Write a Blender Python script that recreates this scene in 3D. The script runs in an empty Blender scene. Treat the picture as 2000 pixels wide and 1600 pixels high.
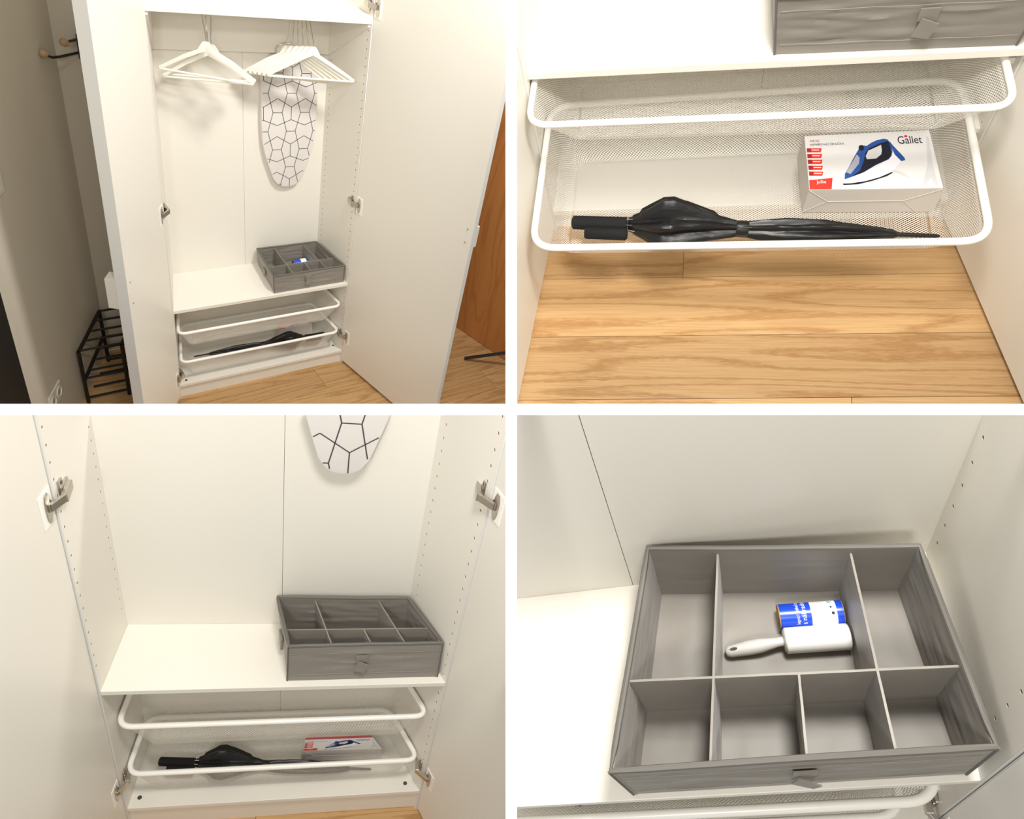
import bpy, bmesh, math, random
import numpy as np
from mathutils import Matrix, Vector, noise

sc = bpy.context.scene
COL = sc.collection
random.seed(7)

# ------------------------------------------------------------------ camera
RC = ((0.7913266, -0.5681780, 0.2257786), (-0.2468348, -0.6347481, -0.7322346), (0.5593521, 0.5237067, -0.6425392))
CAM = Vector((-0.7984428, -3.2024558, 2.9565017))
cx, cy, cz = Vector(RC[0]), Vector(RC[1]), Vector(RC[2])          # right, down, forward
cam_d = bpy.data.cameras.new('camera')
cam_d.sensor_width = 36.0
cam_d.lens = 1400 / 2000 * 36.0
cam_d.clip_start = 0.01
cam = bpy.data.objects.new('camera', cam_d)
COL.objects.link(cam)
CAMROT = Matrix((cx, -cy, -cz)).transposed().to_4x4()
cam.matrix_world = Matrix.Translation(CAM) @ CAMROT
sc.camera = cam

# ------------------------------------------------------------------ view, world, lights
sc.view_settings.view_transform = 'Standard'
sc.view_settings.look = 'None'
sc.view_settings.gamma = 1.0
sc.view_settings.use_curve_mapping = False
sc.view_settings.exposure = 0.0
w = bpy.data.worlds.new('world')
sc.world = w
w.use_nodes = True
w.node_tree.nodes['Background'].inputs[0].default_value = (1.0, 0.972, 0.92, 1)
w.node_tree.nodes['Background'].inputs[1].default_value = 0.38


def lin(c):
    c = c / 255.0
    return c / 12.92 if c <= 0.04045 else ((c + 0.055) / 1.055) ** 2.4


def rgb(r, g, b):
    return (lin(r), lin(g), lin(b), 1)


# each of the four settings has its own level; the first one is the world's
def M(rot, tr):
    m = Matrix(rot).to_4x4()
    m.translation = Vector(tr)
    return m


CELL = {
    1: Matrix.Identity(4),
    2: M(((0.64007, 0.54619, -0.54035), (-0.68894, 0.71934, -0.08897), (0.3401, 0.42922, 0.83672)), (0.6332, -1.876, 2.0399)),
    3: M(((0.88357, 0.46711, 0.03333), (-0.4679, 0.87767, 0.1038), (0.01924, -0.10731, 0.99404)), (-0.8104, -2.0954, 0.0555)),
    4: M(((0.69397, 0.53087, -0.48639), (-0.54819, 0.82754, 0.12107), (0.46678, 0.18262, 0.86531)), (-0.4072, -2.8921, 1.5845)),
}


def area_light(name, cell, loc, target, size, power, color=(1, .972, .925)):
    l = bpy.data.lights.new(name, 'AREA')
    l.shape = 'DISK'
    l.size = size
    l.energy = power
    l.color = color
    o = bpy.data.objects.new(name, l)
    COL.objects.link(o)
    m = CELL[cell]
    p, t = m @ Vector(loc), m @ Vector(target)
    o.matrix_world = Matrix.Translation(p) @ (t - p).to_track_quat('-Z', 'Y').to_matrix().to_4x4()
    o['kind'] = 'helper'
    return o


# the room's ceiling lamp, above and in front of the wardrobe, once for each setting
area_light('ceiling_lamp_hangers_offscreen', 1, (0.95, -1.3, 3.3), (0.5, 0.1, 0.9), 0.35, 44)
area_light('ceiling_lamp_baskets_offscreen', 2, (0.50, -0.50, 2.5), (0.5, -0.2, 0.0), 0.35, 13)
area_light('ceiling_lamp_shelf_offscreen', 3, (0.80, -0.75, 3.3), (0.5, 0.0, 0.6), 0.35, 30)
area_light('ceiling_lamp_box_offscreen', 4, (0.45, -1.05, 1.95), (0.50, 0.30, 0.10), 0.35, 24)

# ------------------------------------------------------------------ materials
MATS = {}


def mat(name, color, rough=.5, metal=0, spec=.5, bump=None, var=None, sheen=0):
    if name in MATS:
        return MATS[name]
    m = bpy.data.materials.new(name)
    m.use_nodes = True
    nt = m.node_tree
    b = nt.nodes['Principled BSDF']
    b.inputs['Base Color'].default_value = color
    b.inputs['Roughness'].default_value = rough
    b.inputs['Metallic'].default_value = metal
    b.inputs['Specular IOR Level'].default_value = spec
    if sheen:
        b.inputs['Sheen Weight'].default_value = sheen
    if bump or var:
        tc = nt.nodes.new('ShaderNodeTexCoord')
        mp = nt.nodes.new('ShaderNodeMapping')
        nt.links.new(tc.outputs['Object'], mp.inputs[0])
        if var:
            sca, amt, sv = var
            mp.inputs['Scale'].default_value = sv
            n = nt.nodes.new('ShaderNodeTexNoise')
            n.inputs['Scale'].default_value = sca
            n.inputs['Detail'].default_value = 4
            nt.links.new(mp.outputs[0], n.inputs[0])
            r = nt.nodes.new('ShaderNodeValToRGB')
            r.color_ramp.elements[0].position = .3
            r.color_ramp.elements[1].position = .7
            c = color
            r.color_ramp.elements[0].color = tuple(v * (1 - amt) for v in c[:3]) + (1,)
            r.color_ramp.elements[1].color = tuple(min(1, v * (1 + amt)) for v in c[:3]) + (1,)
            nt.links.new(n.outputs[0], r.inputs[0])
            nt.links.new(r.outputs[0], b.inputs['Base Color'])
        if bump:
            sca, st, dist, sv = bump
            mp2 = nt.nodes.new('ShaderNodeMapping')
            mp2.inputs['Scale'].default_value = sv
            nt.links.new(tc.outputs['Object'], mp2.inputs[0])
            n = nt.nodes.new('ShaderNodeTexNoise')
            n.inputs['Scale'].default_value = sca
            n.inputs['Detail'].default_value = 1.0
            nt.links.new(mp2.outputs[0], n.inputs[0])
            bp = nt.nodes.new('ShaderNodeBump')
            bp.inputs['Strength'].default_value = st
            bp.inputs['Distance'].default_value = dist
            nt.links.new(n.outputs[0], bp.inputs['Height'])
            nt.links.new(bp.outputs[0], b.inputs['Normal'])
    MATS[name] = m
    return m


def wood(name, c_light, c_dark, c_mid, grain=1.0, ring=1.0, rough=.42):
    m = bpy.data.materials.new(name)
    m.use_nodes = True
    nt = m.node_tree
    N, L = nt.nodes.new, nt.links.new
    b = nt.nodes['Principled BSDF']
    b.inputs['Roughness'].default_value = rough
    b.inputs['Specular IOR Level'].default_value = .3
    tc, oi = N('ShaderNodeTexCoord'), N('ShaderNodeObjectInfo')
    add = N('ShaderNodeVectorMath'); add.operation = 'ADD'
    sc_ = N('ShaderNodeVectorMath'); sc_.operation = 'MULTIPLY'
    sc_.inputs[1].default_value = (13.7, 3.1, 7.9)
    cmb = N('ShaderNodeCombineXYZ')
    for i in range(3):
        L(oi.outputs['Random'], cmb.inputs[i])
    L(cmb.outputs[0], sc_.inputs[0])
    L(tc.outputs['Object'], add.inputs[0]); L(sc_.outputs[0], add.inputs[1])
    # broad cathedral figure
    mp = N('ShaderNodeMapping'); mp.inputs['Scale'].default_value = (.75 * ring, 10 * ring, 1)
    L(add.outputs[0], mp.inputs[0])
    n0 = N('ShaderNodeTexNoise'); n0.inputs['Scale'].default_value = 1.0; n0.inputs['Detail'].default_value = 1.5
    L(mp.outputs[0], n0.inputs[0])
    mul = N('ShaderNodeMath'); mul.operation = 'MULTIPLY'; mul.inputs[1].default_value = 17
    L(n0.outputs[0], mul.inputs[0])
    frac = N('ShaderNodeMath'); frac.operation = 'PINGPONG'; frac.inputs[1].default_value = 1.0
    # jitter of the ring lines
    mpj = N('ShaderNodeMapping'); mpj.inputs['Scale'].default_value = (30, 200, 1)
    L(add.outputs[0], mpj.inputs[0])
    nj = N('ShaderNodeTexNoise'); nj.inputs['Scale'].default_value = 1.0; nj.inputs['Detail'].default_value = 2
    L(mpj.outputs[0], nj.inputs[0])
    mj = N('ShaderNodeMath'); mj.operation = 'MULTIPLY_ADD'; mj.inputs[1].default_value = .9
    L(nj.outputs[0], mj.inputs[0]); L(mul.outputs[0], mj.inputs[2])
    L(mj.outputs[0], frac.inputs[0])
    # fine grain
    mp2 = N('ShaderNodeMapping'); mp2.inputs['Scale'].default_value = (7 * grain, 230 * grain, 1)
    L(add.outputs[0], mp2.inputs[0])
    n1 = N('ShaderNodeTexNoise'); n1.inputs['Scale'].default_value = 1.0; n1.inputs['Detail'].default_value = 5
    L(mp2.outputs[0], n1.inputs[0])
    r1 = N('ShaderNodeValToRGB')
    r1.color_ramp.elements[0].position = .0; r1.color_ramp.elements[0].color = c_dark
    r1.color_ramp.elements[1].position = .42; r1.color_ramp.elements[1].color = c_light
    L(frac.outputs[0], r1.inputs[0])
    mix = N('ShaderNodeMix'); mix.data_type = 'RGBA'
    rg = N('ShaderNodeValToRGB')
    rg.color_ramp.elements[0].position = .35; rg.color_ramp.elements[0].color = (.65, .65, .65, 1)
    rg.color_ramp.elements[1].position = .62; rg.color_ramp.elements[1].color = (.05, .05, .05, 1)
    L(n1.outputs[0], rg.inputs[0])
    L(rg.outputs[0], mix.inputs['Factor'])
    L(r1.outputs[0], mix.inputs['A'])
    mix.inputs['B'].default_value = c_mid
    # plank to plank tone
    hs = N('ShaderNodeHueSaturation')
    mr = N('ShaderNodeMapRange'); mr.inputs['To Min'].default_value = .86; mr.inputs['To Max'].default_value = 1.1
    L(oi.outputs['Random'], mr.inputs['Value'])
    L(mr.outputs[0], hs.inputs['Value'])
    L(mix.outputs['Result'], hs.inputs['Color'])
    L(hs.outputs[0], b.inputs['Base Color'])
    bp = N('ShaderNodeBump'); bp.inputs['Strength'].default_value = .12; bp.inputs['Distance'].default_value = .002
    L(n1.outputs[0], bp.inputs['Height']); L(bp.outputs[0], b.inputs['Normal'])
    MATS[name] = m
    return m


WHITE = mat('white_laminate', rgb(239, 235, 225), .38, spec=.4)
EDGE = mat('pale_edge_band', rgb(226, 225, 220), .5)
SEAM = mat('backing_strip', rgb(208, 201, 185), .8)
MESHW = mat('white_powder_coat', rgb(243, 240, 231), .35)
RIM = mat('white_rim_coat', rgb(252, 250, 243), .3)
METAL = mat('nickel', rgb(198, 192, 182), .32, metal=1)
ZINC = mat('dark_zinc', rgb(96, 92, 86), .45, metal=.6)
HBLACK = mat('hinge_black', rgb(30, 29, 28), .5)  # near-black of the thin strip over the hinge slot
CHIP = mat('raw_chipboard', rgb(142, 112, 78), .9)
FAB = mat('grey_fabric', rgb(136, 130, 121), .5, bump=(9, .6, .010, (.6, .6, 2.2)), sheen=.15)
FABIN = mat('grey_lining', rgb(136, 130, 121), .45, bump=(9, .45, .006, (1.6, .8, 1)), sheen=.15)
PIPE = mat('grey_piping', rgb(104, 101, 95), .6)
STITCH = mat('pale_stitch', rgb(150, 146, 138), .7)
BLACKM = mat('black_metal', rgb(22, 21, 21), .45)
BLACKF = mat('black_umbrella_cloth', rgb(13, 13, 15), .42, spec=.6, bump=(30, .3, .003, (1, 4, 4)))
FOAM = mat('black_foam', rgb(12, 12, 13), .85)
WALLP = mat('beige_wall_paint', rgb(206, 198, 182), .9, bump=(120, .25, .002, (1, 1, 1)))
ORANGE = wood('orange_oak_veneer', rgb(204, 140, 80), rgb(184, 118, 62), rgb(192, 128, 70), grain=.8, ring=.6, rough=.5)
OAK = wood('oak_plank', rgb(207, 169, 120), rgb(172, 127, 79), rgb(184, 144, 97))
COVER = mat('board_cover', rgb(228, 224, 220), .8, bump=(40, .15, .003, (1, 1, 1)))
INK = mat('dark_print', rgb(70, 66, 68), .8)
TRIMW = mat('white_divider', (1, 1, 1, 1), .9, spec=.1)
HANG = mat('white_lacquer', rgb(246, 242, 230), .35)
CHROME = mat('chrome', rgb(215, 213, 208), .15, metal=1)
KNOB = mat('wooden_knob', rgb(176, 146, 112), .55)
KNOBU = mat('wooden_knob_upper', rgb(176, 146, 112), .55)
CARD = mat('box_card', rgb(232, 229, 228), .5)
CARDG = mat('box_card_side', rgb(206, 200, 193), .55)
RED = mat('red_print', rgb(228, 58, 44), .5)
REDD = mat('dark_red_print', rgb(176, 36, 40), .5)
PINK = mat('rose_print', rgb(196, 86, 92), .5)
BLUE = mat('blue_print', rgb(38, 82, 158), .45)
NAVY = mat('navy_print', rgb(20, 24, 40), .45)
GREYP = mat('grey_print', rgb(176, 176, 186), .5)
PALE = mat('pale_grey_print', rgb(214, 212, 212), .5)
LAV = mat('iron_white_print', rgb(246, 244, 250), .5)
LBLUE = mat('blue_label', rgb(20, 76, 214), .28, spec=.6)
PAPER = mat('white_paper', rgb(250, 249, 244), .6)
CARDB = mat('brown_core', rgb(168, 134, 84), .8)
PLAST = mat('grey_plastic', rgb(214, 212, 206), .35)
TEAL = mat('teal_print', rgb(140, 205, 214), .5)
SOCK = mat('socket_plastic', rgb(226, 222, 212), .4)

# ------------------------------------------------------------------ geometry helpers
cell = 1


def set_cell(k):
    global cell
    cell = k


# the settings stand apart: each ends where the divider bars stand
PLX, PLY = cx, cy
CUT = {1: [], 2: [PLX, -PLY], 3: [PLY, -PLX], 4: [PLX, PLY]}


def planes():
    inv = CELL[cell].inverted()
    out = []
    for n in CUT[cell]:
        out.append((inv @ CAM, (inv.to_3x3() @ n).normalized()))
    return out


def cut(o, cutter):
    """take the cutter's shape (an MB in setting coordinates) out of object o"""
    if o is None or not cutter.v:
        return
    base = Vector(o['_base'])
    me = bpy.data.meshes.new('cutter')
    me.from_pydata([v - base for v in cutter.v], [], cutter.f)
    bm = bmesh.new()
    bm.from_mesh(me)
    bmesh.ops.recalc_face_normals(bm, faces=bm.faces)
    bm.to_mesh(me)
    bm.free()
    c = bpy.data.objects.new('cutter', me)
    t = bpy.data.objects.new('cut_target', o.data)
    COL.objects.link(c)
    COL.objects.link(t)
    m = t.modifiers.new('cut', 'BOOLEAN')
    m.operation = 'DIFFERENCE'
    m.solver = 'EXACT'
    m.object = c
    bpy.context.view_layer.update()
    new = bpy.data.meshes.new_from_object(t.evaluated_get(bpy.context.evaluated_depsgraph_get()))
    new.materials.clear()
    new.materials.append(o.data.materials[0])
    o.data = new
    for q in (c, t):
        bpy.data.objects.remove(q)


class MB:
    def __init__(s):
        s.v, s.f = [], []

    def add(s, vs, fs):
        o = len(s.v)
        s.v += [Vector(p) for p in vs]
        s.f += [tuple(i + o for i in f) for f in fs]
        return s

    def hexa(s, p):                       # 4 bottom ccw, 4 top ccw
        return s.add(p, [(3, 2, 1, 0), (4, 5, 6, 7), (0, 1, 5, 4), (1, 2, 6, 5), (2, 3, 7, 6), (3, 0, 4, 7)])

    def box(s, a, b):
        (x0, y0, z0), (x1, y1, z1) = a, b
        return s.hexa([(x0, y0, z0), (x1, y0, z0), (x1, y1, z0), (x0, y1, z0), (x0, y0, z1), (x1, y0, z1), (x1, y1, z1), (x0, y1, z1)])

    def obox(s, o, ax, ay, az, a, b):     # box in an oriented frame
        o, ax, ay, az = Vector(o), Vector(ax), Vector(ay), Vector(az)
        P = lambda x, y, z: o + ax * x + ay * y + az * z
        (x0, y0, z0), (x1, y1, z1) = a, b
        return s.hexa([P(x0, y0, z0), P(x1, y0, z0), P(x1, y1, z0), P(x0, y1, z0), P(x0, y0, z1), P(x1, y0, z1), P(x1, y1, z1), P(x0, y1, z1)])

    def plan(s, poly, z0, z1):            # prism from a plan polygon (ccw)
        n = len(poly)
        vs = [(x, y, z0) for x, y in poly] + [(x, y, z1) for x, y in poly]
        fs = [tuple(range(n))[::-1], tuple(range(n, 2 * n))] + [(i, (i + 1) % n, n + (i + 1) % n, n + i) for i in range(n)]
        return s.add(vs, fs)

    def prism(s, pts, d):                 # polygon in 3D pushed along d
        n = len(pts)
        d = Vector(d)
        vs = [Vector(p) for p in pts]
        vs += [p + d for p in vs]
        return s.add(vs, [tuple(range(n))[::-1], tuple(range(n, 2 * n))] + [(i, (i + 1) % n, n + (i + 1) % n, n + i) for i in range(n)])

    def tube(s, path, r, n=8, closed=False, caps=True):
        P = [Vector(p) for p in path]
        m = len(P)
        rr = r if isinstance(r, (list, tuple)) else [r] * m
        up = None
        vs = []
        for i in range(m):
            a = P[(i - 1) % m] if (closed or i > 0) else P[i]
            b = P[(i + 1) % m] if (closed or i < m - 1) else P[i]
            t = (b - a).normalized()
            if up is None:
                up = Vector((0, 0, 1)) if abs(t.z) < .9 else Vector((1, 0, 0))
            u = (up - t * up.dot(t)).normalized()
            up = u
            v = t.cross(u)
            for k in range(n):
                an = 2 * math.pi * k / n
                vs.append(P[i] + (u * math.cos(an) + v * math.sin(an)) * rr[i])
        fs = []
        for i in range(m if closed else m - 1):
            j = (i + 1) % m
            for k in range(n):
                l = (k + 1) % n
                fs.append((i * n + k, i * n + l, j * n + l, j * n + k))
        if not closed and caps:
            fs += [tuple(range(n))[::-1], tuple(range((m - 1) * n, m * n))]
        return s.add(vs, fs)

    def lathe(s, o, axis, prof, n=24, e1=None, wob=None):   # prof: (t, r)
        o, ax = Vector(o), Vector(axis).normalized()
        e = Vector(e1) if e1 else (Vector((0, 0, 1)) if abs(ax.z) < .9 else Vector((1, 0, 0)))
        u = (e - ax * e.dot(ax)).normalized()
        v = ax.cross(u)
        vs, fs = [], []
        for i, (t, r) in enumerate(prof):
            for k in range(n):
                an = 2 * math.pi * k / n
                q = r * (wob(t, an) if wob else 1)
                vs.append(o + ax * t + (u * math.cos(an) + v * math.sin(an)) * q)
        for i in range(len(prof) - 1):
            for k in range(n):
                l = (k + 1) % n
                fs.append((i * n + k, i * n + l, (i + 1) * n + l, (i + 1) * n + k))
        fs += [tuple(range(n))[::-1], tuple(range((len(prof) - 1) * n, len(prof) * n))]
        return s.add(vs, fs)

    def slab(s, fn, na, nb, nrm, th, amp=0.0, freq=30, seed=0, aniso=(1, 1, 1)):
        nrm = Vector(nrm).normalized()
        out, inn = [], []
        for j in range(nb + 1):
            for i in range(na + 1):
                p = Vector(fn(i / na, j / nb))
                q = Vector((p.x * aniso[0], p.y * aniso[1], p.z * aniso[2])) * freq + Vector((seed, seed * 2.3, 0))
                edge = min(1, 4 * min(i, na - i) / na + .15) * min(1, 4 * min(j, nb - j) / nb + .1)
                d = noise.noise(q) * amp * edge
                out.append(p + nrm * d)
                inn.append(p + nrm * (d * .8 - th))
        k = (na + 1) * (nb + 1)
        fs = []
        I = lambda i, j: j * (na + 1) + i
        for j in range(nb):
            for i in range(na):
                a, b, c, d = I(i, j), I(i + 1, j), I(i + 1, j + 1), I(i, j + 1)
                fs += [(a, b, c, d), (d + k, c + k, b + k, a + k)]
        for i in range(na):
            fs += [(I(i + 1, 0), I(i, 0), I(i, 0) + k, I(i + 1, 0) + k), (I(i, nb), I(i + 1, nb), I(i + 1, nb) + k, I(i, nb) + k)]
        for j in range(nb):
            fs += [(I(0, j), I(0, j + 1), I(0, j + 1) + k, I(0, j) + k), (I(na, j + 1), I(na, j), I(na, j) + k, I(na, j + 1) + k)]
        return s.add(out + inn, fs)

    def build(s, name, m, parent=None, smooth=False, bevel=0, label=None, kind=None, fix=True):
        bm = bmesh.new()
        vs = [bm.verts.new(p) for p in s.v]
        for f in s.f:
            try:
                bm.faces.new([vs[i] for i in f])
            except ValueError:
                pass
        if fix:
            bmesh.ops.recalc_face_normals(bm, faces=bm.faces)
        if bevel:
            es = [e for e in bm.edges if len(e.link_faces) == 2 and e.calc_face_angle(0) > .6]
            bmesh.ops.bevel(bm, geom=es, offset=bevel, segments=2, profile=.6, affect='EDGES', clamp_overlap=True)
        for co, no in planes():
            if any((v.co - co).dot(no) < 0 for v in bm.verts):
                r = bmesh.ops.bisect_plane(bm, geom=bm.verts[:] + bm.edges[:] + bm.faces[:], plane_co=co, plane_no=no, clear_inner=True)
                ed = [g for g in r['geom_cut'] if isinstance(g, bmesh.types.BMEdge)]
                if ed:
                    bmesh.ops.edgenet_fill(bm, edges=ed)
        if not bm.verts:
            bm.free()
            return None
        base = Vector(parent['_base']) if parent is not None else Vector((0, 0, 0))
        own = None
        if parent is None:
            lo = Vector([min(v.co[i] for v in bm.verts) for i in range(3)])
            hi = Vector([max(v.co[i] for v in bm.verts) for i in range(3)])
            own = Vector(((lo.x + hi.x) / 2, (lo.y + hi.y) / 2, lo.z))
            base = own
        bmesh.ops.translate(bm, verts=bm.verts, vec=-base)
        me = bpy.data.meshes.new(name)
        bm.to_mesh(me)
        bm.free()
        me.materials.append(m)
        if smooth:
            me.polygons.foreach_set('use_smooth', [True] * len(me.polygons))
            try:
                me.set_sharp_from_angle(angle=math.radians(40))
            except Exception:
                pass
        o = bpy.data.objects.new(name, me)
        COL.objects.link(o)
        if parent is not None:
            o.parent = parent
        else:
            o.matrix_world = CELL[cell] @ Matrix.Translation(own)
        o['_base'] = tuple(base)
        if label:
            o['label'] = label
        if kind:
            o['kind'] = kind
        return o


def thing(name, base, label, cat, group=None, kind=None):
    o = bpy.data.objects.new(name, None)
    o.empty_display_size = .05
    COL.objects.link(o)
    o.matrix_world = CELL[cell] @ Matrix.Translation(Vector(base))
    o['_base'] = tuple(base)
    tag(o, label, cat, group, kind)
    return o


def tag(o, label, cat, group=None, kind=None):
    if o is None:
        return
    o['label'] = label
    o['category'] = cat
    if group:
        o['group'] = group
    if kind:
        o['kind'] = kind


def raw_mesh(name, V, F, m, parent, kind=None):
    """large meshes straight from arrays; pieces beyond the end of the setting are left out"""
    keep = np.ones(len(V), bool)
    for co, no in planes():
        keep &= ((V - np.array(co)) @ np.array(no)) > 0
    F = F[keep[F].all(axis=1)]
    if not len(F):
        return None
    used = np.unique(F)
    remap = np.zeros(len(V), np.int64)
    remap[used] = np.arange(len(used))
    V, F = V[used] - np.array(parent['_base']), remap[F]
    me = bpy.data.meshes.new(name)
    me.vertices.add(len(V))
    me.vertices.foreach_set('co', V.astype(np.float32).ravel())
    me.loops.add(F.size)
    me.loops.foreach_set('vertex_index', F.astype(np.int32).ravel())
    me.polygons.add(len(F))
    me.polygons.foreach_set('loop_start', np.arange(0, F.size, 4, dtype=np.int32))
    me.polygons.foreach_set('loop_total', np.full(len(F), 4, np.int32))
    me.update(calc_edges=True)
    me.materials.append(m)
    o = bpy.data.objects.new(name, me)
    COL.objects.link(o)
    o.parent = parent
    if kind:
        o['kind'] = kind
    return o


def text(s, name, m, parent, org, ux, uy, width, height=None, wrap=None, label=None):
    """letters as a thin flat mesh; ux, uy: directions; width in metres"""
    cu = bpy.data.curves.new('t', 'FONT')
    cu.body = s
    ob = bpy.data.objects.new('t', cu)
    COL.objects.link(ob)
    bpy.context.view_layer.update()
    me = bpy.data.meshes.new_from_object(ob.evaluated_get(bpy.context.evaluated_depsgraph_get()))
    bpy.data.objects.remove(ob)
    co = np.zeros(len(me.vertices) * 3)
    me.vertices.foreach_get('co', co)
    co = co.reshape(-1, 3)
    mn, mx = co[:, :2].min(0), co[:, :2].max(0)
    kx = width / (mx[0] - mn[0])
    ky = kx if height is None else height / (mx[1] - mn[1])
    org, ux, uy = Vector(org), Vector(ux).normalized(), Vector(uy).normalized()
    b = MB()
    vs = []
    for p in co:
        a, c = (p[0] - mn[0]) * kx, (p[1] - mn[1]) * ky
        vs.append(wrap(a, c) if wrap else org + ux * a + uy * c)
    b.add(vs, [tuple(p.vertices) for p in me.polygons])
    bpy.data.meshes.remove(me)
    return b.build(name, m, parent, fix=False, label=label)


# ------------------------------------------------------------------ divider bars between the four settings
def bar(name, half_u, half_v, d0, d1, u0, v0, label):
    me = bpy.data.meshes.new(name)
    vs = [(u0 + sx * half_u, v0 + sy * half_v, -d) for d in (d0, d1) for sx, sy in ((-1, -1), (1, -1), (1, 1), (-1, 1))]
    me.from_pydata(vs, [], [(0, 1, 2, 3), (7, 6, 5, 4), (0, 4, 5, 1), (1, 5, 6, 2), (2, 6, 7, 3), (3, 7, 4, 0)])
    me.materials.append(TRIMW)
    o = bpy.data.objects.new(name, me)
    COL.objects.link(o)
    o.matrix_world = cam.matrix_world.copy()
    tag(o, label, 'divider', kind='structure')


bar('trim_1', .00601, .52, .78, .794, -.0008, 0, 'tall white divider strip standing between the wardrobe views')
bar('trim_2', .64, .00602, .782, .796, 0, .0001, 'long level white divider strip crossing between the wardrobe views')


# ------------------------------------------------------------------ builders shared by the settings
def wall_x(W0, Wb, y, D):
    return W0 + (Wb - W0) * y / D


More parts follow.
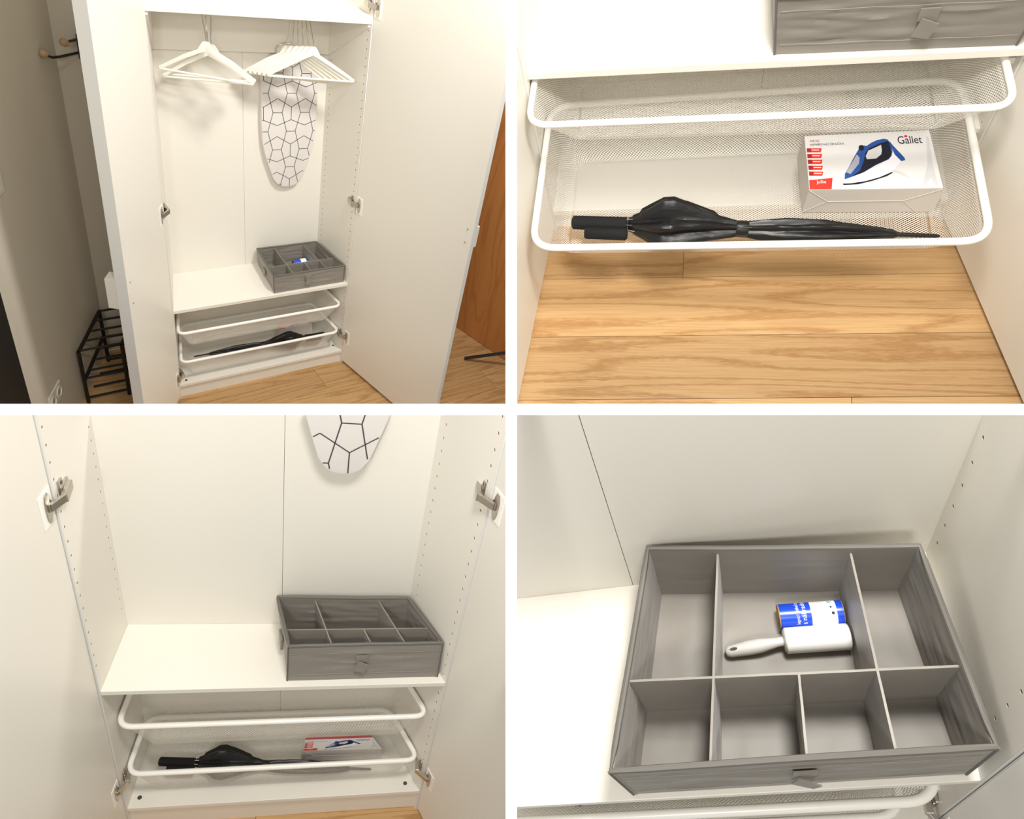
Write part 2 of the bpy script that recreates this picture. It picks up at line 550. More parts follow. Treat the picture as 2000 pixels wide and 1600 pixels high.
def wardrobe(c, label, doors=True):
    """c: measures. Panels, shelf, plinth, doors with hinges"""
    xl0, xl1, xr0, xr1, D, z0, z1 = c['xl0'], c['xl1'], c['xr0'], c['xr1'], c['D'], c['z0'], c['z1']
    t = .018
    W = thing('wardrobe', ((xl0 + xr0) / 2, D / 2, z0), label, 'wardrobe')
    panel = {-1: MB().plan([(xl0 - t, 0), (xl0, 0), (xl1, D), (xl1 - t, D)], z0, z1).build('side_panel', WHITE, W),
             1: MB().plan([(xr0, 0), (xr0 + t, 0), (xr1 + t, D), (xr1, D)], z0, z1).build('side_panel', WHITE, W)}
    MB().plan([(xl0 - t, -.0015), (xl0, -.0015), (xl0, 0), (xl0 - t, 0)], z0, z1).build('edge_band', EDGE, W)
    MB().plan([(xr0, -.0015), (xr0 + t, -.0015), (xr0 + t, 0), (xr0, 0)], z0, z1).build('edge_band', EDGE, W)
    sx = c['seam']
    MB().plan([(xl1 - t, D), (sx - .0006, D), (sx - .0006, D + .008), (xl1 - t, D + .008)], z0, z1).build('back_panel', WHITE, W)
    MB().plan([(sx + .0006, D), (xr1 + t, D), (xr1 + t, D + .008), (sx + .0006, D + .008)], z0, z1).build('back_panel', WHITE, W)
    MB().plan([(sx - .01, D + .008), (sx + .01, D + .008), (sx + .01, D + .012), (sx - .01, D + .012)], z0, z1).build('back_seam', SEAM, W)
    q = lambda y, s: (wall_x(xl0, xl1, y, D), y) if s < 0 else (wall_x(xr0, xr1, y, D), y)
    full = [q(0, -1), q(0, 1), q(D, 1), q(D, -1)]
    sl, sr = c.get('skew', (0, 0))
    for z, th, nm in c['shelves']:
        MB().plan([(full[0][0], sl), (full[1][0], sr)] + full[2:], z - th, z).build(nm, WHITE, W, bevel=.0015)
    if c.get('zp'):
        zp = c['zp']
        MB().plan(full, zp - t, zp).build('bottom_panel', WHITE, W, bevel=.0015)
        MB().plan([q(.012, -1), q(.012, 1), q(.028, 1), q(.028, -1)], z0, zp - t).build('plinth', WHITE, W)
    # rows of shelf pin holes in the side panels
    lining, drill = MB(), {-1: MB(), 1: MB()}
    for s, yy, za, zb, dz, r in c.get('pins', []):
        z = za
        while z < zb:
            x = q(yy, s)[0]
            z += dz
            if panel[s] is None or any((Vector((x, yy, z)) - co).dot(no) < .006 for co, no in planes()):
                continue
            n = 8
            ring = lambda xx, rr: [(xx, yy + rr * math.cos(k * math.pi / 4), z + rr * math.sin(k * math.pi / 4)) for k in range(n)]
            drill[s].add(ring(x - s * .004, r) + ring(x + s * .013, r),
                         [tuple(range(n)), tuple(range(n, 2 * n))] + [(k, (k + 1) % n, n + (k + 1) % n, n + k) for k in range(n)])
            lining.add(ring(x + s * .0003, r * .97) + ring(x + s * .0125, r * .97), [tuple(range(n, 2 * n))] + [(k, (k + 1) % n, n + (k + 1) % n, n + k) for k in range(n)])
    for s in (-1, 1):
        cut(panel[s], drill[s])
    if lining.v:
        lining.build('pin_hole_row', CHIP, W, kind='stuff', fix=False)
    fix = MB()
    for x, y in c.get('cams', []):
        fix.lathe((x, y, c['zp'] - .002), (0, 0, 1), [(0, .007), (.003, .007)], 14)
    if fix.v:
        fix.build('cam_lock', ZINC, W, kind='stuff')
    # doors
    for s, ang, wid, th, zb, zt, hz in c.get('doors', []):
        a = math.radians(ang)
        hx = (xr0 + .005) if s > 0 else (xl0 - .005)
        d = Vector((s * math.cos(a), -math.sin(a), 0))
        n = Vector((s * math.sin(a), math.cos(a), 0))       # outward
        h = Vector((hx, -.005, 0))
        zv = Vector((0, 0, 1))
        door = MB().obox(h, d, n, zv, (0, 0.0, zb), (wid, th, zt)).build('door', WHITE, W, bevel=.001)
        if door is None:
            continue
        MB().obox(h, d, n, zv, (wid, .0, zb), (wid + .0015, th, zt)).build('edge_band', EDGE, door)
        MB().obox(h, d, n, zv, (-.0012, .0, zb), (0, th, zt)).build('edge_band', EDGE, door)
        for z in hz:
            ix = q(.02, s)[0]
            MB().obox(h, d, -n, zv, (.004, .0, z - .047), (.05, .0022, z + .047)).build('hinge_plate', RIM, door, bevel=.0008)
            m = MB()
            # plate round the cup
            pts = []
            for k in range(20):
                an = 2 * math.pi * k / 20
                pts.append((.025 + .012 * math.cos(an), .038 * math.sin(an) + .006 * math.copysign(1, math.sin(an)) * (abs(math.sin(an)) > .3)))
            m.prism([h + d * u - n * .0022 + zv * (z + v) for u, v in pts], -n * .0022)
            m.obox(h, d, -n, zv, (.010, .004, z - .011), (.028, .008, z + .011))
            # arm bridging to the side panel
            p0 = h + d * .022 - n * .008
            p1 = Vector((ix - s * .016, .004, 0))
            p2 = Vector((ix - s * .012, .048, 0))
            for pa, pb, hh, ww in ((p0, p1, .0105, .004), (p1, p2, .012, .006)):
                dd = (pb - pa)
                L = dd.length
                dd.normalize()
                nn = Vector((-dd.y, dd.x, 0))
                m.obox(pa, dd, nn, zv, (-.002, -ww, z - hh), (L + .002, ww, z + hh))
            # mounting plate on the side panel
            m.box(sorted_box((ix, .016, z - .016), (ix - s * .008, .056, z + .016))[0], sorted_box((ix, .016, z - .016), (ix - s * .008, .056, z + .016))[1])
            m.box(*sorted_box((ix, .016, z - .030), (ix - s * .006, .032, z + .034)))
            m.build('hinge', METAL, door, bevel=.0012)
            MB().obox(h, d, -n, zv, (.012, .0046, z - .014), (.0165, .0052, z + .014)).build('hinge_slot', HBLACK, door)  # thin black strip laid over the slot in the hinge
            MB().lathe((ix - s * .0062, .024, z + .026), (-s, 0, 0), [(0, .0045), (.001, .0045)], 10).build('hinge_inset', ZINC, door)  # small dark disc laid on the mounting plate at a slot
            MB().box(*sorted_box((ix - s * .0185, .030, z - .006), (ix - s * .019, .034, z + .006))).build('hinge_inset', ZINC, door)  # small dark strip at the slot of the arm
        for hs, hzb, hzt, dep in c.get('handles', {}).get(s, []):
            MB().obox(h, d, n, zv, (hs, th, hzb), (wid - .002, th + dep, hzt)).build('handle', SOCK, door, bevel=.002)
            for zz in (hzb + .02, hzt - .02):
                MB().lathe(h + d * (wid - .035) + zv * zz - n * .0005, -n, [(0, .005), (.002, .004)], 10).build('handle_screw', METAL, door)
    return W


def sorted_box(a, b):
    return tuple(min(p, q) for p, q in zip(a, b)), tuple(max(p, q) for p, q in zip(a, b))


def ring_pts(quad, c, counts):
    """quad FL, FR, BR, BL -> closed list of points with rounded corners; counts = samples per side, per corner"""
    Q = [np.array(p, float) for p in quad]
    out = []
    ns, nc = counts
    for i in range(4):
        a, b, nx = Q[i], Q[(i + 1) % 4], Q[(i + 2) % 4]
        d = (b - a) / np.linalg.norm(b - a)
        e = (nx - b) / np.linalg.norm(nx - b)
        s, t = a + d * c, b - d * c
        for k in range(ns[i]):
            out.append(s + (t - s) * k / ns[i])
        u = b + e * c
        for k in range(nc):
            f = k / nc
            out.append((1 - f) ** 2 * t + 2 * f * (1 - f) * b + f * f * u)
    return np.array(out)


def diamonds(S, I, J, open_=.66):
    """S: (ni, nj, 3) lattice; cells centred at I, J"""
    a, b, c, d = S[I - 1, J], S[I, J - 1], S[(I + 1) % S.shape[0], J], S[I, J + 1]
    ctr = (a + b + c + d) / 4
    outer = np.stack([a, b, c, d], 1)
    inner = ctr[:, None] + (outer - ctr[:, None]) * open_
    n = len(I)
    V = np.concatenate([outer, inner], 1).reshape(-1, 3)
    base = (np.arange(n) * 8)[:, None]
    F = np.concatenate([base + np.array([[k, (k + 1) % 4, (k + 1) % 4 + 4, k + 4]]) for k in range(4)], 0)
    return V, F


def basket(rim, zr, h, ins, insf, pitch, label, group=None, rr=.0072, cr=.05, runner=(.012, .012), open_=.80):
    """wire basket: rim quad (FL, FR, BR, BL) at zr, depth h, walls leaning in"""
    cxm = sum(p[0] for p in rim) / 4
    cym = sum(p[1] for p in rim) / 4
    B = thing('mesh_basket', (cxm, cym, zr - h), label, 'basket', group)
    pu, pv = pitch
    L = [math.dist(rim[i], rim[(i + 1) % 4]) - 2 * cr for i in range(4)]
    du = pu / 2
    ns = [max(4, int(l / du)) for l in L]
    nc = max(4, int(1.55 * cr / du))
    if (sum(ns) + 4 * nc) % 2:
        ns[0] += 1
    low = [(rim[0][0] + ins, rim[0][1] + insf), (rim[1][0] - ins, rim[1][1] + insf), (rim[2][0] - ins, rim[2][1] - insf), (rim[3][0] + ins, rim[3][1] - insf)]
    r0 = ring_pts(rim, cr, (ns, nc))
    r1 = ring_pts(low, cr * .75, (ns, nc))
    low2 = [(low[0][0] + .02, low[0][1] + .02), (low[1][0] - .02, low[1][1] + .02), (low[2][0] - .02, low[2][1] - .02), (low[3][0] + .02, low[3][1] - .02)]
    r2 = ring_pts(low2, cr * .6, (ns, nc))
    dv = pv / 2
    n1 = int(h / dv)
    n2 = max(3, int(.022 / dv))
    rows = []
    for j in range(n1):
        f = j / n1
        p = r0 + (r1 - r0) * f
        rows.append(np.column_stack([p, np.full(len(p), zr - (h - .016) * f)]))
    for j in range(n2 + 2):
        f = j / (n2 + 1)
        p = r1 + (r2 - r1) * (1 - (1 - f) ** 2) ** .5 if False else r1 + (r2 - r1) * f
        rows.append(np.column_stack([p, np.full(len(p), zr - (h - .016) - .016 * math.sin(f * math.pi / 2))]))
    S = np.array(rows).transpose(1, 0, 2)
    I, J = np.meshgrid(np.arange(S.shape[0]), np.arange(1, S.shape[1] - 1), indexing='ij')
    k = (I + J) % 2 == 1
    V1, F1 = diamonds(S, I[k], J[k], open_)
    q = [np.array(p) for p in low2]
    na, nb = max(8, int((q[1][0] - q[0][0]) / du)), max(8, int((q[3][1] - q[0][1]) / dv))
    A, Bq = np.meshgrid(np.linspace(0, 1, na + 1), np.linspace(0, 1, nb + 1), indexing='ij')
    P = ((1 - A) * (1 - Bq))[..., None] * q[0] + (A * (1 - Bq))[..., None] * q[1] + (A * Bq)[..., None] * q[2] + ((1 - A) * Bq)[..., None] * q[3]
    S2 = np.concatenate([P, np.full(P.shape[:2] + (1,), zr - h)], 2)
    I, J = np.meshgrid(np.arange(1, na), np.arange(1, nb), indexing='ij')
    k = (I + J) % 2 == 1
    V2, F2 = diamonds(S2, I[k], J[k], open_)
    raw_mesh('wire_mesh', np.concatenate([V1, V2]), np.concatenate([F1, F2 + len(V1)]), MESHW, B, 'stuff')
    rp = ring_pts(rim, cr, ([24, 8, 24, 8], 8))
    MB().tube([(x, y, zr) for x, y in rp], rr, 10, closed=True).build('rim', RIM, B, smooth=True)
    if runner:
        for s, (f, b), rw in ((-1, (rim[0], rim[3]), runner[0]), (1, (rim[1], rim[2]), runner[1])):
            F_, B_ = Vector((*f, 0)), Vector((*b, 0))
            d = (B_ - F_).normalized()
            nn = Vector((d.y, -d.x, 0)) * s
            if nn.x * s < 0:
                nn = -nn
            L_ = (B_ - F_).length
            MB().obox(F_, d, nn, (0, 0, 1), (.045, -.002, zr - .03), (L_ - .02, .006, zr - .006)).build('runner', MESHW, B, bevel=.001)
            st = max(.05, -F_.y + .02)            # the cabinet rail that carries it is fixed to the side panel
            if rw > .007:
                MB().obox(F_, d, nn, (0, 0, 1), (st, .005, zr - .028), (L_ - .02, rw, zr - .014)).build('cabinet_rail', MESHW, B, bevel=.001)
            MB().lathe(F_ + d * .06 + nn * .004 + Vector((0, 0, zr - .022)), nn, [(0, .013), (.005, .013), (.006, .009)], 16).build('roller', RIM, B)
    return B


def fabric_box(rim, base, z0, h, label, u1=.28, u2=.76, u3=.535, vh=.365, group=None, front_tab=.47, amp=.0048, side_tab=True):
    R = [Vector((*p, z0 + h)) for p in rim]
    Q = [Vector((*p, z0 + .001)) for p in base]

    def bil(C, u, v):
        return C[0] * ((1 - u) * (1 - v)) + C[1] * (u * (1 - v)) + C[2] * (u * v) + C[3] * ((1 - u) * v)

    def T(u, v, w):
        return bil(Q, u, v) * (1 - w) + bil(R, u, v) * w

    ctr = T(.5, .5, 0)
    O = thing('storage_box', (ctr.x, ctr.y, z0), label, 'storage box', group)

    def nrm(f):
        a, b, c = Vector(f(.2, .2)), Vector(f(.8, .2)), Vector(f(.2, .8))
        return (b - a).cross(c - a).normalized()

    t = .006
    an = (.35, .35, 2.6)
    for i, (f, out) in enumerate(((lambda a, b: T(a, 0, b), T(.5, 0, .5)), (lambda a, b: T(a, 1, b), T(.5, 1, .5)), (lambda a, b: T(0, a, b), T(0, .5, .5)), (lambda a, b: T(1, a, b), T(1, .5, .5)))):
        n = nrm(f)
        if n.dot(out - T(.5, .5, .5)) < 0:
            n = -n
        MB().slab(f, 44, 22, n, t, amp, 30, i * 9.1, an).build('wall', FAB, O, smooth=True)
    MB().slab(lambda a, b: T(.012 + .976 * a, .015 + .97 * b, 0), 40, 30, (0, 0, 1), .001, .0012, 35, 3).build('base', FABIN, O, smooth=True)
    th = .0036
    ex, ey = .0035, .0035

    def divider(f, n, seed):
        n = Vector(n)
        MB().slab(lambda a, b: Vector(f(a, b)) + n * th / 2, 24, 8, n, th, amp * .9, 24, seed, (1, 1, 1.6)).build('divider', FABIN, O, smooth=True)
    for u, va, vb, seed in ((u1, .012, .99, 1), (u2, .012, .99, 5), (u3, .012, vh, 8)):
        f = lambda a, b, u=u, va=va, vb=vb: T(u, va + (vb - va) * a, b * .93 + .01)
        divider(f, nrm(f), seed)
    f = lambda a, b: T(.012 + .976 * a, vh, b * .93 + .01)
    divider(f, nrm(f), 12)
    # piping along the rim and down the front corners
    loop = []
    for i in range(4):
        for k in range(10):
            p = R[i].lerp(R[(i + 1) % 4], k / 10)
            loop.append(p + (T(.5, .5, 1) - p).normalized() * .0028 + Vector((0, 0, .0015 * noise.noise(p * 20))))
    MB().tube(loop, .0052, 8, closed=True).build('piping', PIPE, O, smooth=True)
    for u in (0, 1):
        MB().tube([T(u, 0, w_ / 8) for w_ in range(9)], .0026, 6).build('piping', PIPE, O, smooth=True)
    # stitched seams and pull tab on the front
    n = nrm(lambda a, b: T(a, 0, b))
    if n.dot(T(.5, 0, .5) - T(.5, .5, .5)) < 0:
        n = -n
    for wv in (.80, .20):
        MB().tube([T(.02 + .96 * k / 30, 0, wv + .006 * math.sin(k * .7)) + n * .0028 for k in range(31)], .0006, 5).build('seam', STITCH, O)
    ux = (T(1, 0, .5) - T(0, 0, .5)).normalized()
    uz = (T(.5, 0, 1) - T(.5, 0, 0)).normalized()
    c = T(front_tab, 0, .52) + n * .0035
    tabh = min(h * .26, .030)
    m = MB().obox(c, ux, n, uz, (-.017, 0, tabh * .1), (.017, .003, tabh * 1.05))
    tb = m.build('pull_tab', FAB, O)
    m = MB()
    m.prism([c + ux * a + uz * b + n * k for a, b, k in ((-.010, tabh * .45, .006), (.020, tabh * .30, .016), (.010, -tabh * 1.0, .012), (-.020, -tabh * 1.0, .004))], n * .0025)
    m.build('tab_flap', FAB, tb)
    if side_tab:
        n2 = nrm(lambda a, b: T(0, a, b))
        if n2.dot(T(0, .5, .5) - T(.5, .5, .5)) < 0:
            n2 = -n2
        uy = (T(0, 1, .5) - T(0, 0, .5)).normalized()
        c2 = T(0, .5, .5) + n2 * .003
        MB().obox(c2, uy, n2, (0, 0, 1), (-.02, 0, -h * .2), (.02, .008, h * .14)).build('pull_tab', FAB, O, bevel=.002)
    return O, T


IRON = dict(
    blue=[(.281, .174), (.289, .275), (.329, .406), (.37, .553), (.411, .687), (.451, .799), (.49, .78), (.533, .838), (.581, .881), (.633, .9), (.662, .882), (.682, .803), (.684, .666), (.667, .577), (.641, .519), (.506, .395), (.417, .282), (.33, .214)],
    heel=[(.674, .85), (.696, .764), (.764, .54), (.766, .496), (.732, .48), (.702, .522), (.681, .742)],
    black=[(.33, .214), (.408, .327), (.452, .517), (.471, .652), (.503, .725), (.587, .811), (.663, .851), (.673, .743), (.668, .592), (.642, .527), (.536, .422), (.434, .296)],
    hole=[(.47, .591), (.496, .688), (.573, .758), (.603, .787), (.602, .687), (.592, .613), (.548, .541), (.475, .531)],
    tank=[(.301, .304), (.402, .626), (.421, .564), (.41, .46), (.333, .273)],
    base=[(.263, .102), (.278, .174), (.416, .261), (.534, .393), (.641, .512), (.687, .621), (.732, .483), (.668, .34), (.608, .257), (.492, .162), (.379, .103)],
    sole=[(.261, .099), (.324, .102), (.436, .136), (.55, .202), (.648, .29), (.654, .276), (.605, .218), (.491, .14), (.378, .082), (.268, .073)],
    block=[(.006, .174), (.19, .208), (.173, .004), (.004, .004)],
    tower=[(.962, .903), (.981, .901), (.963, .409), (.97, .051), (.943, .045), (.931, .18), (.906, .139), (.879, .034), (.85, .032), (.925, .412)],
    shadow=[(.656, .334), (.719, .293), (.767, .204), (.755, .19), (.705, .251), (.658, .283)])


def iron_carton(FL, FR, BR, BL, z0, h, front, label, taper=.008):
    """carton lying flat; plan corners of its lid; front = share of the lid with the picture of the iron"""
    P = [Vector((*p, 0)) for p in (FL, FR, BR, BL)]
    cen = sum(P, Vector()) / 4
    O = thing('carton', (cen.x, cen.y, z0), label, 'carton')
    lo = [p + (p - cen).normalized() * taper + Vector((0, 0, z0)) for p in P]
    hi = [p + Vector((0, 0, z0 + h)) for p in P]
    MB().hexa(lo + hi).build('body', CARDG, O, bevel=.0012)
    up = Vector((0, 0, z0 + h))

    def S(u, v):
        v = v * front
        return P[0] * ((1 - u) * (1 - v)) + P[1] * (u * (1 - v)) + P[2] * (u * v) + P[3] * ((1 - u) * v) + up

    def poly(name, pts, m, lay):
        return MB().prism([S(u, v) + Vector((0, 0, .0004 + lay * .00018)) for u, v in pts], (0, 0, .0002)).build(name, m, O)
    poly('lid_print', [(.003, .003), (.997, .003), (.997, 1 / front - .01), (.003, 1 / front - .01)], CARD, 0)
    if front < .95:
        poly('lid_picture', [(.003, 1.06), (.997, 1.04), (.997, 1 / front - .012), (.003, 1 / front - .012)], PINK, 1)
    poly('tower_print', IRON['tower'], PALE, 1)
    poly('shadow_print', IRON['shadow'], PALE, 1)
    poly('iron_picture', IRON['blue'], BLUE, 1)
    poly('iron_picture', IRON['heel'], BLUE, 1)
    poly('iron_picture', IRON['tank'], GREYP, 2)
    poly('iron_picture', IRON['black'], NAVY, 2)
    poly('iron_picture', IRON['hole'], PALE, 3)
    poly('iron_picture', IRON['base'], LAV, 2)
    poly('iron_picture', IRON['sole'], NAVY, 3)
    poly('iron_picture', [(.446 + .022 * math.cos(k * .628), .745 + .055 * math.sin(k * .628)) for k in range(10)], NAVY, 3)
    poly('red_block', IRON['block'], RED, 1)
    for k in range(5):
        y = .779 - k * .111
        poly('red_tag', [(.010, y), (.132 - .002 * k, y - .008), (.121 - .002 * k, y - .085), (.010, y - .078)], RED, 1)
        poly('red_tag_end', [(.010, y), (.045, y - .002), (.043, y - .08), (.010, y - .078)], REDD, 2)
        poly('tag_line', [(.05, y - .03), (.11, y - .035), (.109, y - .05), (.05, y - .045)], LAV, 3)
    ux, uy = (S(1, .5) - S(0, .5)).normalized(), (S(.5, 1) - S(.5, 0)).normalized()
    wl = (S(1, .5) - S(0, .5)).length
    wd = (S(.5, 1) - S(.5, 0)).length
    e = Vector((0, 0, .0012))
    text('Gallet', 'brand_lettering', NAVY, O, S(.738, .79) + e, ux, uy, wl * .185, wd * .14)
    poly('red_dot', [(.807 + .014 * math.cos(k * .7), .925 + .022 * math.sin(k * .7)) for k in range(9)], RED, 2)
    text('FAB 50C', 'model_lettering', REDD, O, S(.042, .895) + e, ux, uy, wl * .082, wd * .045)
    text('NAPAŘOVACÍ ŽEHLIČKA', 'product_lettering', NAVY, O, S(.041, .825) + e, ux, uy, wl * .272, wd * .052)
    text('Jullie', 'logo_lettering', LAV, O, S(.062, .09) + e, ux, uy, wl * .075, wd * .075)
    # folded end flaps on the front side
    f0, f1, g0, g1 = hi[0], hi[1], lo[0], lo[1]
    nf = Vector((0, -1, .05)) * .0008
    F = lambda a, b: f0.lerp(f1, a).lerp(g0.lerp(g1, a), b)
    for A, Bq in (((.0, .02), (.17, .5)), ((.17, .5), (.0, .97)), ((.17, .5), (.74, .5)), ((.74, .5), (1, .02)), ((.74, .5), (.86, .97))):
        MB().tube([F(*A) + nf, F(*Bq) + nf], .0009, 5).build('flap_edge', SEAM, O)
    return O


def umbrella(p0, p1, prof_scale, label, flip=False):
    """folded umbrella lying along p0 (handle) -> p1 (tip)"""
    a, b = Vector(p0), Vector(p1)
    L = (b - a).length
    d = (b - a).normalized()
    U = thing('umbrella', a, label, 'umbrella')
    k = prof_scale
    side = Vector((0, 1, 0))
    up = Vector((0, 0, 1))
    MB().lathe(a, d, [(0, .010 * k), (.004, .017 * k), (.16 * L, .0185 * k), (.163 * L, .014 * k)], 18).build('handle', FOAM, U, smooth=True)
    MB().lathe(a + d * .04 * L - side * .028 * k - up * .004 * k, d, [(0, .012 * k), (.004, .015 * k), (.12 * L, .015 * k), (.125 * L, .010 * k)], 16).build('handle_sleeve', FOAM, U, smooth=True)
    prof = [(.165, .012), (.18, .020), (.21, .030), (.26, .050), (.29, .052), (.33, .044), (.39, .030), (.45, .020), (.47, .0165), (.50, .0165), (.53, .020), (.60, .024), (.70, .024), (.78, .019), (.84, .014), (.88, .009), (.892, .005)]

    def wob(t, an):
        q = t / L
        s = 1 + .19 * math.sin(7 * an + 9 * q) + .08 * math.sin(4 * an - 14 * q)
        if .2 < q < .42:
            s *= 1 + .28 * max(0, math.cos(an + .5))
        return s
    fine = []
    for i in range(len(prof) - 1):
        for j in range(4):
            f = j / 4
            fine.append(((prof[i][0] * (1 - f) + prof[i + 1][0] * f) * L, (prof[i][1] * (1 - f) + prof[i + 1][1] * f) * k))
    fine.append((prof[-1][0] * L, prof[-1][1] * k))
    MB().lathe(a, d, fine, 56, wob=wob).build('canopy', BLACKF, U, smooth=True)
    MB().lathe(a, d, [(.468 * L, .0185 * k), (.472 * L, .0195 * k), (.498 * L, .0195 * k), (.502 * L, .0185 * k)], 24).build('strap', BLACKF, U, smooth=True)
    m = MB()
    for i in range(8):
        an = i * math.pi / 4
        o = (Vector((0, math.cos(an), math.sin(an)))) * .016 * k
        m.tube([a + d * .155 * L + o, a + d * .185 * L + o * 1.3], .0016 * k, 6)
    m.build('rib_tip', CHROME, U, kind='stuff')
    MB().lathe(a, d, [(.885 * L, .0055 * k), (.99 * L, .0045 * k), (L, .002 * k)], 12).build('tip', BLACKM, U, smooth=True)
    return U


def board_outline(cxb, ztip, sx, sz):
    half = [(0, 0), (.03, .003), (.055, .016), (.080, .048), (.102, .11), (.125, .18), (.142, .26), (.148, .36), (.149, .46), (.147, .55), (.140, .62), (.122, .665), (.09, .688), (.045, .694), (0, .695)]
    pts = []
    for i in range(len(half) - 1):
        for j in range(3):
            f = j / 3
            pts.append((half[i][0] * (1 - f) + half[i + 1][0] * f, half[i][1] * (1 - f) + half[i + 1][1] * f))
    pts.append(half[-1])
    r = [(cxb + x * sx, ztip + z * sz) for x, z in pts]
    l = [(cxb - x * sx, ztip + z * sz) for x, z in pts[1:-1]][::-1]
    return r + l


def inside(p, poly):
    x, y = p
    c = False
    for i in range(len(poly)):
        x1, y1 = poly[i]
        x2, y2 = poly[i - 1]
        if (y1 > y) != (y2 > y) and x < (x2 - x1) * (y - y1) / (y2 - y1) + x1:
            c = not c
    return c


def ironing_board(cxb, ztip, sx, sz, yfront, th, label, zph, lw=.0028, hook=True, pat=(.144, .193, .047), pcx=0.0):
    O = thing('ironing_board', (cxb, yfront + th, ztip), label, 'ironing board')
    pl = board_outline(cxb, ztip, sx, sz)
    MB().prism([(x, yfront, z) for x, z in pl], (0, th, 0)).build('padded_cover', COVER, O, smooth=True, bevel=.007)
    ins = board_outline(cxb, ztip + .003 * sz, sx * .975, sz * .99)
    Px, Pz, H = pat
    segs = []
    for i in range(-3, 4):
        for j in range(-2, 6):
            x, z = cxb + pcx + i * Px, zph + j * Pz
            zc = z - Pz / 2
            segs += [((x - H / 2, z), (x + H / 2, z)), ((x + Px / 2 - H / 2, zc), (x + Px / 2 + H / 2, zc))]
            for s in (-1, 1):
                segs += [((x + s * H / 2, z), (x + s * (Px / 2 - H / 2), zc)), ((x + s * H / 2, z), (x + s * (Px / 2 - H / 2), z + Pz / 2))]
                segs += [((x, z - Pz * .355), (x + s * Px / 2, z - Pz * .135)), ((x, z - Pz * .69), (x + s * Px / 2, z - Pz * .84))]
            segs += [((x, z - Pz * .355), (x, z - Pz * .69))]
    m = MB()
    for (x0, z0), (x1, z1) in segs:
        n = 14
        pts = [(x0 + (x1 - x0) * k / n, z0 + (z1 - z0) * k / n) for k in range(n + 1)]
        run = []
        for p in pts + [None]:
            if p is not None and inside(p, ins):
                run.append(p)
            else:
                if len(run) > 1:
                    (a, b), (c, d) = run[0], run[-1]
                    L = math.hypot(c - a, d - b)
                    px, pz = -(d - b) / L * lw / 2, (c - a) / L * lw / 2
                    y = yfront - .0006
                    m.add([(a - px, y, b - pz), (c - px, y, d - pz), (c + px, y, d + pz), (a + px, y, b + pz)], [(0, 1, 2, 3)])
                run = []
    m.build('line_print', INK, O, kind='stuff')
    if hook:
        top = ztip + .695 * sz
        MB().tube([(cxb - .02 + .055 * math.cos(t), yfront + .006, top + .015 + .035 * math.sin(t)) for t in [k * math.pi / 12 for k in range(-2, 15)]], .0035, 8).build('hanging_hook', CHROME, O, smooth=True)
    return O


def planks(rows, x0, x1, cuts, label, ztop=0.0, name='floor', fan=None):
    F = thing(name, ((x0 + x1) / 2, (rows[0] + rows[-1]) / 2, ztop - .014), label, 'floor', kind='structure')
    for i in range(len(rows) - 1):
        xs = [x0] + cuts[i % len(cuts)] + [x1]
        for a, b in zip(xs[:-1], xs[1:]):
            if b - a < .02:
                continue
            k0, k1 = (fan[i], fan[i + 1]) if fan else (0, 0)
            yy = lambda r, k, x: r + k * (x - .5)
            hi_, lo_ = (rows[i], k0), (rows[i + 1], k1)
            if hi_[0] < lo_[0]:
                hi_, lo_ = lo_, hi_
            g = .0006
            ya, yb = lo_[0], hi_[0]
            m = MB().plan([(a + g, yy(*lo_, a) + g), (b - g, yy(*lo_, b) + g), (b - g, yy(*hi_, b) - g), (a + g, yy(*hi_, a) - g)], ztop - .014, ztop)
            o = m.build('plank', OAK, F, bevel=.0008)
            if o:                                   # own origin, so every board takes its own grain
                c = Vector(((a + b) / 2, (ya + yb) / 2, ztop)) - Vector(F['_base'])
                o.data.transform(Matrix.Translation(-c))
                o.location = c
    MB().box((x0, min(rows), ztop - .03), (x1, max(rows), ztop - .0145)).build('underlay', SEAM, F)
    return F


# ================================================================== setting 1: whole wardrobe with open doors
set_cell(1)
W1 = .964
# room
wb = MB().box((-.244, .532, 0), (3.2, .582, 3.0)).build('wall_back', WALLP)
tag(wb, 'dim beige painted wall behind the wardrobe and shoe rack', 'wall', kind='structure')
dv = Vector((-.4827, -.8758, 0))
nv = Vector((-.8758, .4827, 0))
cor = Vector((-.244, .532, 0))
wl = MB().obox(cor, dv, nv, (0, 0, 1), (-.06, 0, 0), (1.7, .05, 3.0)).build('wall_left', WALLP)
tag(wl, 'dim beige painted side wall with socket beside the shoe rack', 'wall', kind='structure')
planks([.532, .37, .18, -.01, -.20, -.39, -.58, -.77, -.96, -1.15], -1.2, 3.2,
       [[-.1, 1.3], [.55, 1.9], [.2, 1.62], [.78, 2.2], [.05, 1.42], [.5, 1.8], [1.05, 2.4], [.3, 1.6]],
       'oak plank floor in front of the wardrobe with hangers')
o = MB().obox((1.87, .2, 0), Vector((.272, -.962, 0)), Vector((.962, .272, 0)), (0, 0, 1), (0, 0, .004), (1.3, .04, 2.2)).build('door_1', ORANGE, bevel=.001)
tag(o, 'orange oak veneer door standing right of the open wardrobe', 'door', kind='structure')

